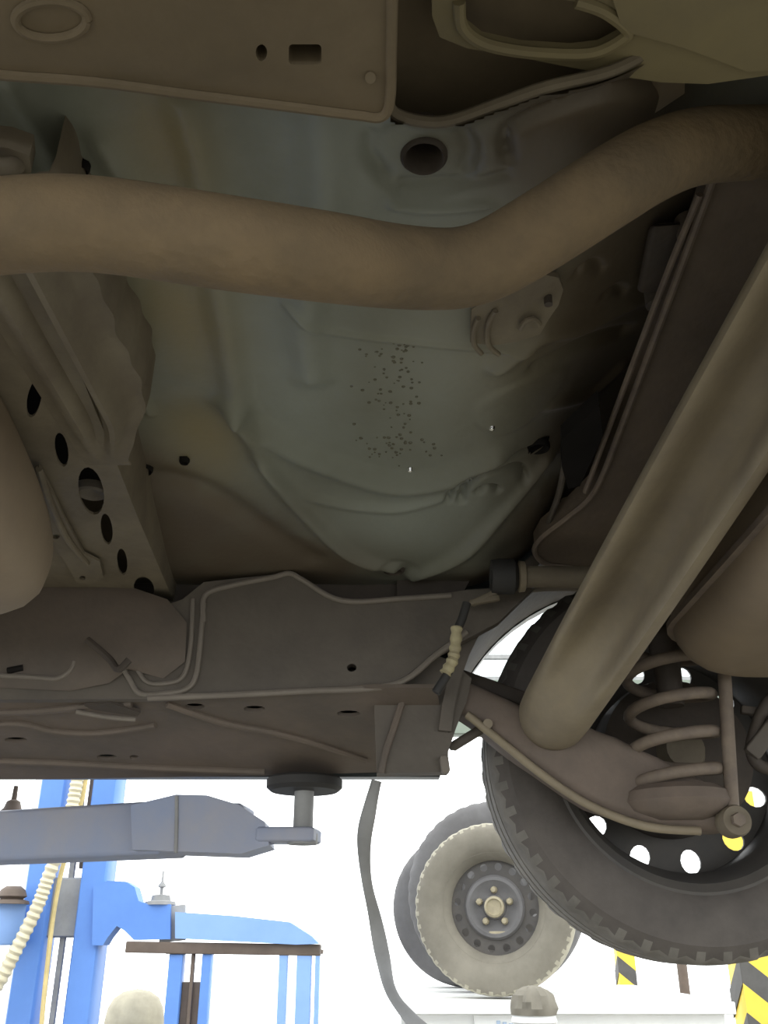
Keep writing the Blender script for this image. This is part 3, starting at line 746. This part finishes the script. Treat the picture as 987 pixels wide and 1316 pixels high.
def wheel_disc(name, c, ax, r, nh, hr, rh, m, parent, th=.006, ph=.35, ellip=1.0):
    ax = Vector(ax).normalized(); u = V(1, 0, 0); u = (u - ax * u.dot(ax)).normalized(); v = ax.cross(u)
    out_ = [(r * math.cos(2 * math.pi * k / 64), r * math.sin(2 * math.pi * k / 64)) for k in range(64)]
    hs = []
    for i in range(nh):
        a = 2 * math.pi * (i + ph) / nh
        hs.append(ell(hr * math.cos(a), hr * math.sin(a), rh * ellip, rh, 14, a))
    return plate(name, out_, hs, th, c, u, v, m, parent)

# rear wheel of the car
WC = V(.470, 1.545, EYE + .275); YAX = V(0, 1, 0)
wt = tyre_mesh('rear_wheel', WC, YAX, .305, .205, .195, M['tyre'], car, tread=M['tread'])
tag(wt, 'black rear tyre with paler tread')
lathe('rim_barrel', [(.208, -.088), (.216, -.086), (.214, -.078), (.203, -.070), (.198, -.05), (.188, -.03), (.186, .03), (.196, .06), (.206, .08), (.206, .084), (.180, .06), (.178, -.03), (.190, -.055), (.196, -.080)], WC, M['rim'], wt, axis=YAX, seg=72, close=True)
wheel_disc('rim_disc', WC + V(0, .052, 0), YAX, .190, 12, .158, .0165, M['rim'], wt, ph=.667, ellip=1.15)
lathe('brake_drum', [(.0001, -.055), (.05, -.058), (.105, -.052), (.118, -.045), (.122, -.02), (.122, .045), (.0001, .045)], WC, M['dark'], wt, axis=YAX, seg=48)
lathe('hub_stub', [(.0001, -.085), (.03, -.085), (.034, -.07), (.04, -.054)], WC, M['crossm'], wt, axis=YAX, seg=24)

# loose wheels standing on the white bench
BZ = EYE - .19
def loose(name, c, R, r, wd, yaw, mt, label, front=True):
    e = empty(name, V(c.x, c.y, BZ), label, 'wheel', 'wheels on the white bench')
    ax = V(math.sin(yaw), math.cos(yaw), 0); b = mt
    tyre_mesh('tyre', c, ax, R, r, wd, b, e, seg=120, tread=M['trpale'] if front else None)
    lathe('rim', [(r + .002, -wd * .42), (r + .007, -wd * .42), (r + .007, -wd * .36), (r - .012, -wd * .28), (r - .02, 0), (r - .004, wd * .4), (r - .012, wd * .4), (r - .03, 0), (r - .022, -wd * .28), (r - .006, -wd * .38)], c, M['haze'] if front else M['rim'], e, axis=ax, seg=60, close=True)
    fc = c - ax * (wd * .18)
    wheel_disc('disc', fc, ax, r - .012, 16, r * .76, .0145, M['rim'], e, .006)
    lathe('disc_dome', [(r * .60, -.006), (r * .56, -.020), (r * .50, -.022), (r * .40, -.006), (r * .24, -.004), (r * .22, -.016), (.0001, -.016)], fc, M['tyre2'], e, axis=ax, seg=48)
    if front:
        lathe('hub_cap', [(.040, -.012), (.038, -.032), (.030, -.036), (.026, -.028), (.0001, -.026)], fc, M['nut'], e, axis=ax, seg=28)
        u = V(ax.y, -ax.x, 0)
        for i in range(5):
            a = math.radians(90 + 72 * i); q = fc + u * (.062 * math.cos(a)) + V(0, 0, .062 * math.sin(a))
            lathe('lug_nut', [(.0001, -.034), (.009, -.033), (.012, -.026), (.014, -.008), (.014, 0)], q, M['nut'], e, axis=ax, seg=8)
        bl = fc + V(0, 0, -.092) + u * .01
        bar('hub_clip', bl - u * .035 - ax * .014, bl + u * .03 - ax * .014, .006, .006, M['nut'], e, .002)
    return e
def stand(px, Y_, R): d = ray(px, 1180); x = d.x / d.y * Y_; return V(x, Y_, BZ + R + .001)
loose('steel_wheel', stand(638, 3.95, .316), .31, .195, .20, .22, M['haze'], 'haze-paled tyre on black steel rim with holes, standing in front on the bench')
loose('spare_wheel', stand(640, 4.42, .385), .385, .25, .24, .16, M['tyre2'], 'large dark grey tyre standing behind the haze-paled steel wheel', False)
loose('worn_wheel', stand(597, 4.92, .345), .345, .21, .22, .05, M['tyre2'], 'smaller dark tyre peeking out at the lower left behind the large tyre', False)
# bench
bx0, bx1 = .05, 1.25
bench = empty('white_bench', (.65, 4.45, 0), 'white bench carrying three wheels with faint pale blue lettering', 'bench')
slab('bench_top', bx0, bx1, 3.72, 5.2, BZ - .04, BZ, M['white'], bench)
slab('bench_front', bx0 + .03, bx1 - .03, 3.76, 3.80, BZ - .5, BZ - .04, M['white'], bench)
slab('bench_back', bx0 + .03, bx1 - .03, 5.1, 5.14, BZ - .5, BZ - .04, M['white'], bench)
for x in (bx0 + .06, bx1 - .06):
    for y in (3.80, 5.10): slab('leg', x - .03, x + .03, y - .03, y + .03, 0, BZ - .04, M['white'], bench)
sg = slab('bench_sign', .32, .60, 3.748, 3.757, BZ - .098, BZ - .042, M['white'], bench, .002)
for k in range(8):   # unreadable pale blue marks
    x = .40 + k * .022
    slab('print_mark', x, x + .014, 3.744, 3.749, BZ - .084, BZ - .060 - .004 * (k % 3), M['pblue'], sg, .001)

# knobbly dome in front of the bench, cut by the frame
kb = at_y(686, 1304, 3.45)
kst = empty('knobbly_drum', (kb.x, kb.y, 0), 'small grey knobbly dome on a post under the steel wheel', 'drum')
KR = [[random.uniform(-.009, .007) for _ in range(8)] for _ in range(28)]
def kmod(k, j): return KR[k][j] if 1 <= j <= 5 else 0
lathe('knobbly_dome', [(.075, 0), (.078, .02), (.074, .04), (.064, .058), (.048, .072), (.028, .082), (.0001, .086)], kb, M['haze'], kst, axis=(0, 0, 1), seg=28, mod=kmod, angle=28)
lathe('post', [(.0001, .0), (.07, 0), (.075, -.02), (.05, -.04), (.03, -.08), (.03, -kb.z + .02), (.14, -kb.z + .015), (.14, -kb.z), (.0001, -kb.z)], kb, M['white'], kst, axis=(0, 0, 1), seg=28)

# ------------------------------------------------------------------ near lift: arm carrying the car
la = empty('car_lift', (-1.45, 2.05, 0), 'worn blue lift arm with round pad holding up the car sill', 'lift')
pA = at_y(-330, 1094, 1.92); pB = at_y(232, 1065, 1.60)
d_ = (pB - pA)
bar('outer_arm', pA, at_y(228, 1066, 1.60), .045, .0415, M['bluegrey'], la, .008)
inn = bar('inner_arm', at_y(205, 1062, 1.66), at_y(318, 1064, 1.64), .040, .036, M['bluegrey'], la, .008)
# sloped hump over the joint
P = [at_y(x, y, 1.55) for x, y in ((168, 1035), (226, 1021), (266, 1022), (306, 1034), (340, 1056), (346, 1086), (310, 1097), (170, 1092))]
plate('joint_cover', [(p.x, p.z) for p in P], [], -.085, (0, 1.55, 0), (1, 0, 0), (0, 0, 1), M['bluegrey'], la)
tube('weld_seam', [at_y(227, 1023, 1.549), at_y(227, 1050, 1.549), at_y(226, 1096, 1.549)], .003, M['grey'], la, seg=8)
pc = at_y(389, 1075, 1.56)
bar('pad_bracket', at_y(335, 1074, 1.575), at_y(408, 1074, 1.56), .03, .011, M['bluegrey'], la, .004)
top = unders(389, 990)
lathe('pad_post', [(.0001, -.012), (.024, -.012), (.024, .004), (.016, .008), (.016, top.z - pc.z - .02)], pc, M['grey'], la, axis=(0, 0, 1), seg=24)
pz = EYE + .246
lathe('rubber_pad', [(.0001, -.012), (.055, -.012), (.062, -.006), (.062, .006), (.058, .010), (.0001, .010)], V(pc.x, pc.y, pz - .010), M['rubber'], la, axis=(0, 0, 1), seg=32)
for x in (-1.62, -1.36): slab('upright', x - .04, x + .04, 1.98, 2.16, 0, EYE + 1.4, M['blue'], la)
slab('column_web', -1.62, -1.36, 2.13, 2.16, 0.02, EYE + 1.4, M['blue'], la)
slab('base_plate', -1.75, -1.2, 1.85, 2.3, 0, .02, M['blue'], la)
slab('carriage', -1.58, -1.30, 1.84, 2.10, pA.z - .25, pA.z + .25, M['blue'], la)

# strap hanging from the sill end
sp = [at_y(x, y, Yv) for x, y, Yv in ((484, 1003, 1.56), (475, 1040, 1.57), (468, 1080, 1.6), (471, 1130, 1.65), (482, 1180, 1.7), (492, 1230, 1.7), (503, 1275, 1.65), (530, 1312, 1.6), (560, 1345, 1.55), (585, 1390, 1.5))]
spath2 = smooth_path(sp, 8)
wds = lambda s: .0085 + .004 * math.sin(s * 9) ** 2 + .006 * max(0, s - .7)
vs, fs = sweep_geo(spath2, lambda i, s: [(wds(s) * math.cos(a), .003 * math.sin(a)) for a in np.linspace(0, 2 * math.pi, 11)[:-1]], up=(0, 1, 0))
tag(mesh('hanging_strap', vs, fs, M['grey'], None), 'grey flat strap dangling from the end of the car sill', 'strap')

# ------------------------------------------------------------------ far lift with blue uprights at the left
YL = 4.35
fl = empty('column_lift', (-1.36, YL, 0), 'bright blue two-rail lift column at the left edge', 'lift')
xl0, xl1 = at_y(29, 1316, YL).x, at_y(102, 1316, YL).x
for x in (xl0, xl1): slab('upright', x - .055, x + .055, YL - .06, YL + .10, 0, EYE + 1.75, M['blue'], fl, .01)
slab('cross_head', xl0 - .05, xl1 + .05, YL - .04, YL + .08, EYE + 1.70, EYE + 1.82, M['blue'], fl)
slab('base_plate', xl0 - .15, xl1 + .15, YL - .2, YL + .25, 0, .02, M['blue'], fl)
zc0, zc1 = at_y(90, 1205, YL).z, at_y(90, 1128, YL).z
slab('carriage', xl0 + .04, xl1 - .04, YL - .02, YL + .08, zc0, zc1, M['grey'], fl, .01)
slab('lift_chain', (xl0 + xl1) / 2 - .012, (xl0 + xl1) / 2 + .012, YL, YL + .02, .02, EYE + 1.7, M['grey'], fl, .003)
slab('chain_guard', (xl0 + xl1) / 2 + .02, xl1 - .05, YL + .03, YL + .06, EYE + .3, EYE + 1.7, M['brown'], fl, .003)
# hinge plate with rounded top, arm block, long arm
hp_ = [at_y(x, y, YL - .08) for x, y in ((118, 1215), (120, 1140), (138, 1132), (162, 1133), (173, 1140), (178, 1158), (190, 1162), (219, 1162), (219, 1207), (172, 1208), (160, 1196), (150, 1190), (138, 1205), (132, 1215))]
plate('hinge_plate', [(p.x, p.z) for p in hp_], [], -.10, (0, YL - .08, 0), (1, 0, 0), (0, 0, 1), M['blue'], fl)
lap = [at_y(x, y, YL - .10) for x, y in ((225, 1172), (300, 1177), (372, 1185), (400, 1203), (410, 1213), (380, 1214), (225, 1206))]
lam = plate('long_arm', [(p.x, p.z) for p in lap], [], -.10, (0, YL - .10, 0), (1, 0, 0), (0, 0, 1), M['lblue'], fl)
bar('arm_collar', at_y(222, 1164, YL - .05), at_y(222, 1210, YL - .05), .055, .012, M['grey'], fl, .004)
bar('under_rail', at_y(165, 1217, YL - .03), at_y(412, 1221, YL - .03), .05, .022, M['brown'], fl, .004)
larm = bar('left_arm', at_y(-80, 1186, YL - .25), at_y(29, 1186, YL - .10), .05, .085, M['lblue'], fl, .008)
def adaptor(px, py, Yv, s, m):
    c = at_y(px, py, Yv)
    return lathe('pad_adaptor', [(.0001, .16 * s), (.004 * s, .16 * s), (.006 * s, .11 * s), (.018 * s, .095 * s), (.020 * s, .085 * s), (.008 * s, .08 * s), (.008 * s, .05 * s), (.045 * s, .045 * s), (.05 * s, .02 * s), (.075 * s, .015 * s), (.078 * s, 0), (.0001, 0)], c, m, fl, axis=(0, 0, 1), seg=24)
adaptor(206, 1163, YL - .03, .85, M['grey'])
lathe('round_pad', [(.0001, .07), (.03, .07), (.05, .055), (.06, .03), (.045, .02), (.07, .012), (.075, 0), (.0001, 0)], at_y(14, 1162, YL - .15), M['brown'], fl, axis=(0, 0, 1), seg=24)

# pad thing standing above the near arm at the left edge
pt = at_y(14, 1052, 1.78)
pd = lathe('pad_screw', [(.0001, .058), (.004, .058), (.005, .034), (.012, .030), (.016, .018), (.028, .006), (.030, -.010), (.0001, -.010)], pt, M['brown'], la, axis=(0, 0, 1), seg=24)

# blue stands under the arm, farther back
def stnd(pxs, Yv, pt_, label, inner):
    e = empty('support_stand', (at_y(pxs[0], 1290, Yv).x, Yv, 0), label, 'stand')
    zt_ = at_y(pxs[0], 1226, Yv).z
    for (a, b) in inner:
        x0, x1 = at_y(a, 1290, Yv).x, at_y(b, 1290, Yv).x
        slab('upright', x0, x1, Yv - .05, Yv + .05, 0, zt_, pt_, e)
    x0, x1 = at_y(inner[0][0], 1290, Yv).x, at_y(inner[-1][1], 1290, Yv).x
    slab('top_plate', x0 - .02, x1 + .02, Yv - .07, Yv + .07, zt_, zt_ + .03, M['brown'], e)
    slab('foot_plate', x0 - .08, x1 + .08, Yv - .15, Yv + .15, 0, .02, M['blue'], e)
    return e
s1 = stnd((243,), 6.6, M['blue'], 'dark blue twin upright stand with brown web, left of the two', ((214, 232), (257, 269)))
x0, x1 = at_y(232, 1290, 6.6).x, at_y(257, 1290, 6.6).x
slab('brown_web', x0, x1, 6.6, 6.63, .02, at_y(240, 1262, 6.6).z, M['brown'], s1)
slab('centre_rod', (x0 + x1) / 2 - .012, (x0 + x1) / 2 + .012, 6.57, 6.6, .02, at_y(240, 1226, 6.6).z, M['brown'], s1)
stnd((383,), 7.6, M['lblue'], 'light blue stand of three thin uprights below the arm tip', ((357, 368), (380, 399), (404, 410)))

# hose, rope, domed container
tag(tube('ribbed_hose', [at_y(x, y, 4.15) for x, y in ((102, 985), (96, 1020), (86, 1065), (64, 1122), (48, 1165), (22, 1218), (-8, 1272), (-60, 1330), (-90, 1420))], lambda s: .026 + .003 * math.sin(s * 300), M['cream'], None, seg=14, n=26), 'cream ribbed hose hanging in front of the blue lift column', 'hose')
tag(tube('lift_rope', [at_y(x, y, 4.2) for x, y in ((113, 985), (106, 1025), (92, 1075), (78, 1125), (68, 1180), (61, 1240), (54, 1310), (50, 1380))], .010, M['rope'], None, seg=8), 'thin yellow rope running down between the blue uprights', 'rope')
dc = at_y(172, 1318, 5.4)
dm_ = empty('domed_container', (dc.x, dc.y, 0), 'cream container with domed lid beside the blue uprights', 'container')
lathe('dome_lid', [(.150, 0), (.150, .02), (.140, .08), (.115, .125), (.07, .155), (.0001, .168)], dc, M['tan'], dm_, axis=(0, 0, 1), seg=36)
lathe('container_body', [(.145, 0), (.145, -.03), (.138, -dc.z + .02), (.12, -dc.z), (.0001, -dc.z)], dc, M['tan'], dm_, axis=(0, 0, 1), seg=36)

# ------------------------------------------------------------------ striped posts and pipe on the right
def striped(px, py, Yv, hw, label, hh):
    b = at_y(px, py, Yv); e = empty('striped_post', (b.x, Yv, 0), label, 'post', 'yellow and black posts')
    H = EYE + hh; per = .26; n = int(H / per) + 1; sl = .8 * hw * 2
    slab('post_core', b.x - hw + .004, b.x + hw - .004, Yv - hw + .004, Yv + hw - .004, 0, H, M['yel'], e)
    for k in range(n):
        z0 = k * per
        if z0 + per * .5 + sl > H: break
        o = [(b.x - hw, z0 + sl), (b.x + hw, z0), (b.x + hw, z0 + per * .5), (b.x - hw, z0 + per * .5 + sl)]
        plate('black_band', o, [], -.006, (0, Yv - hw - .001, 0), (1, 0, 0), (0, 0, 1), M['blk'], e)
        plate('yellow_band', [(x, z + per * .5) for x, z in o] if z0 + per + sl < H else o, [], -.004, (0, Yv - hw - .001, 0), (1, 0, 0), (0, 0, 1), M['yel'], e)
        plate('side_band', [(a - b.x + Yv, z) for a, z in o], [], -.006, (b.x - hw + .004, 0, 0), (0, 1, 0), (0, 0, 1), M['blk'], e)
    return e
striped(806, 1270, 9.0, .075, 'distant pale yellow striped post just left of the thin brown pipe', .05)
striped(976, 1290, 5.3, .105, 'nearer bold yellow and black striped post at the right edge', .75)
pb = at_y(881, 1280, 7.2)
tag(tube('brown_pipe', [V(pb.x, pb.y, 0), V(pb.x, pb.y, EYE + .1)], .035, M['brown'], None, smoothp=False, seg=16), 'thin brown vertical pipe between the two striped posts', 'pipe')
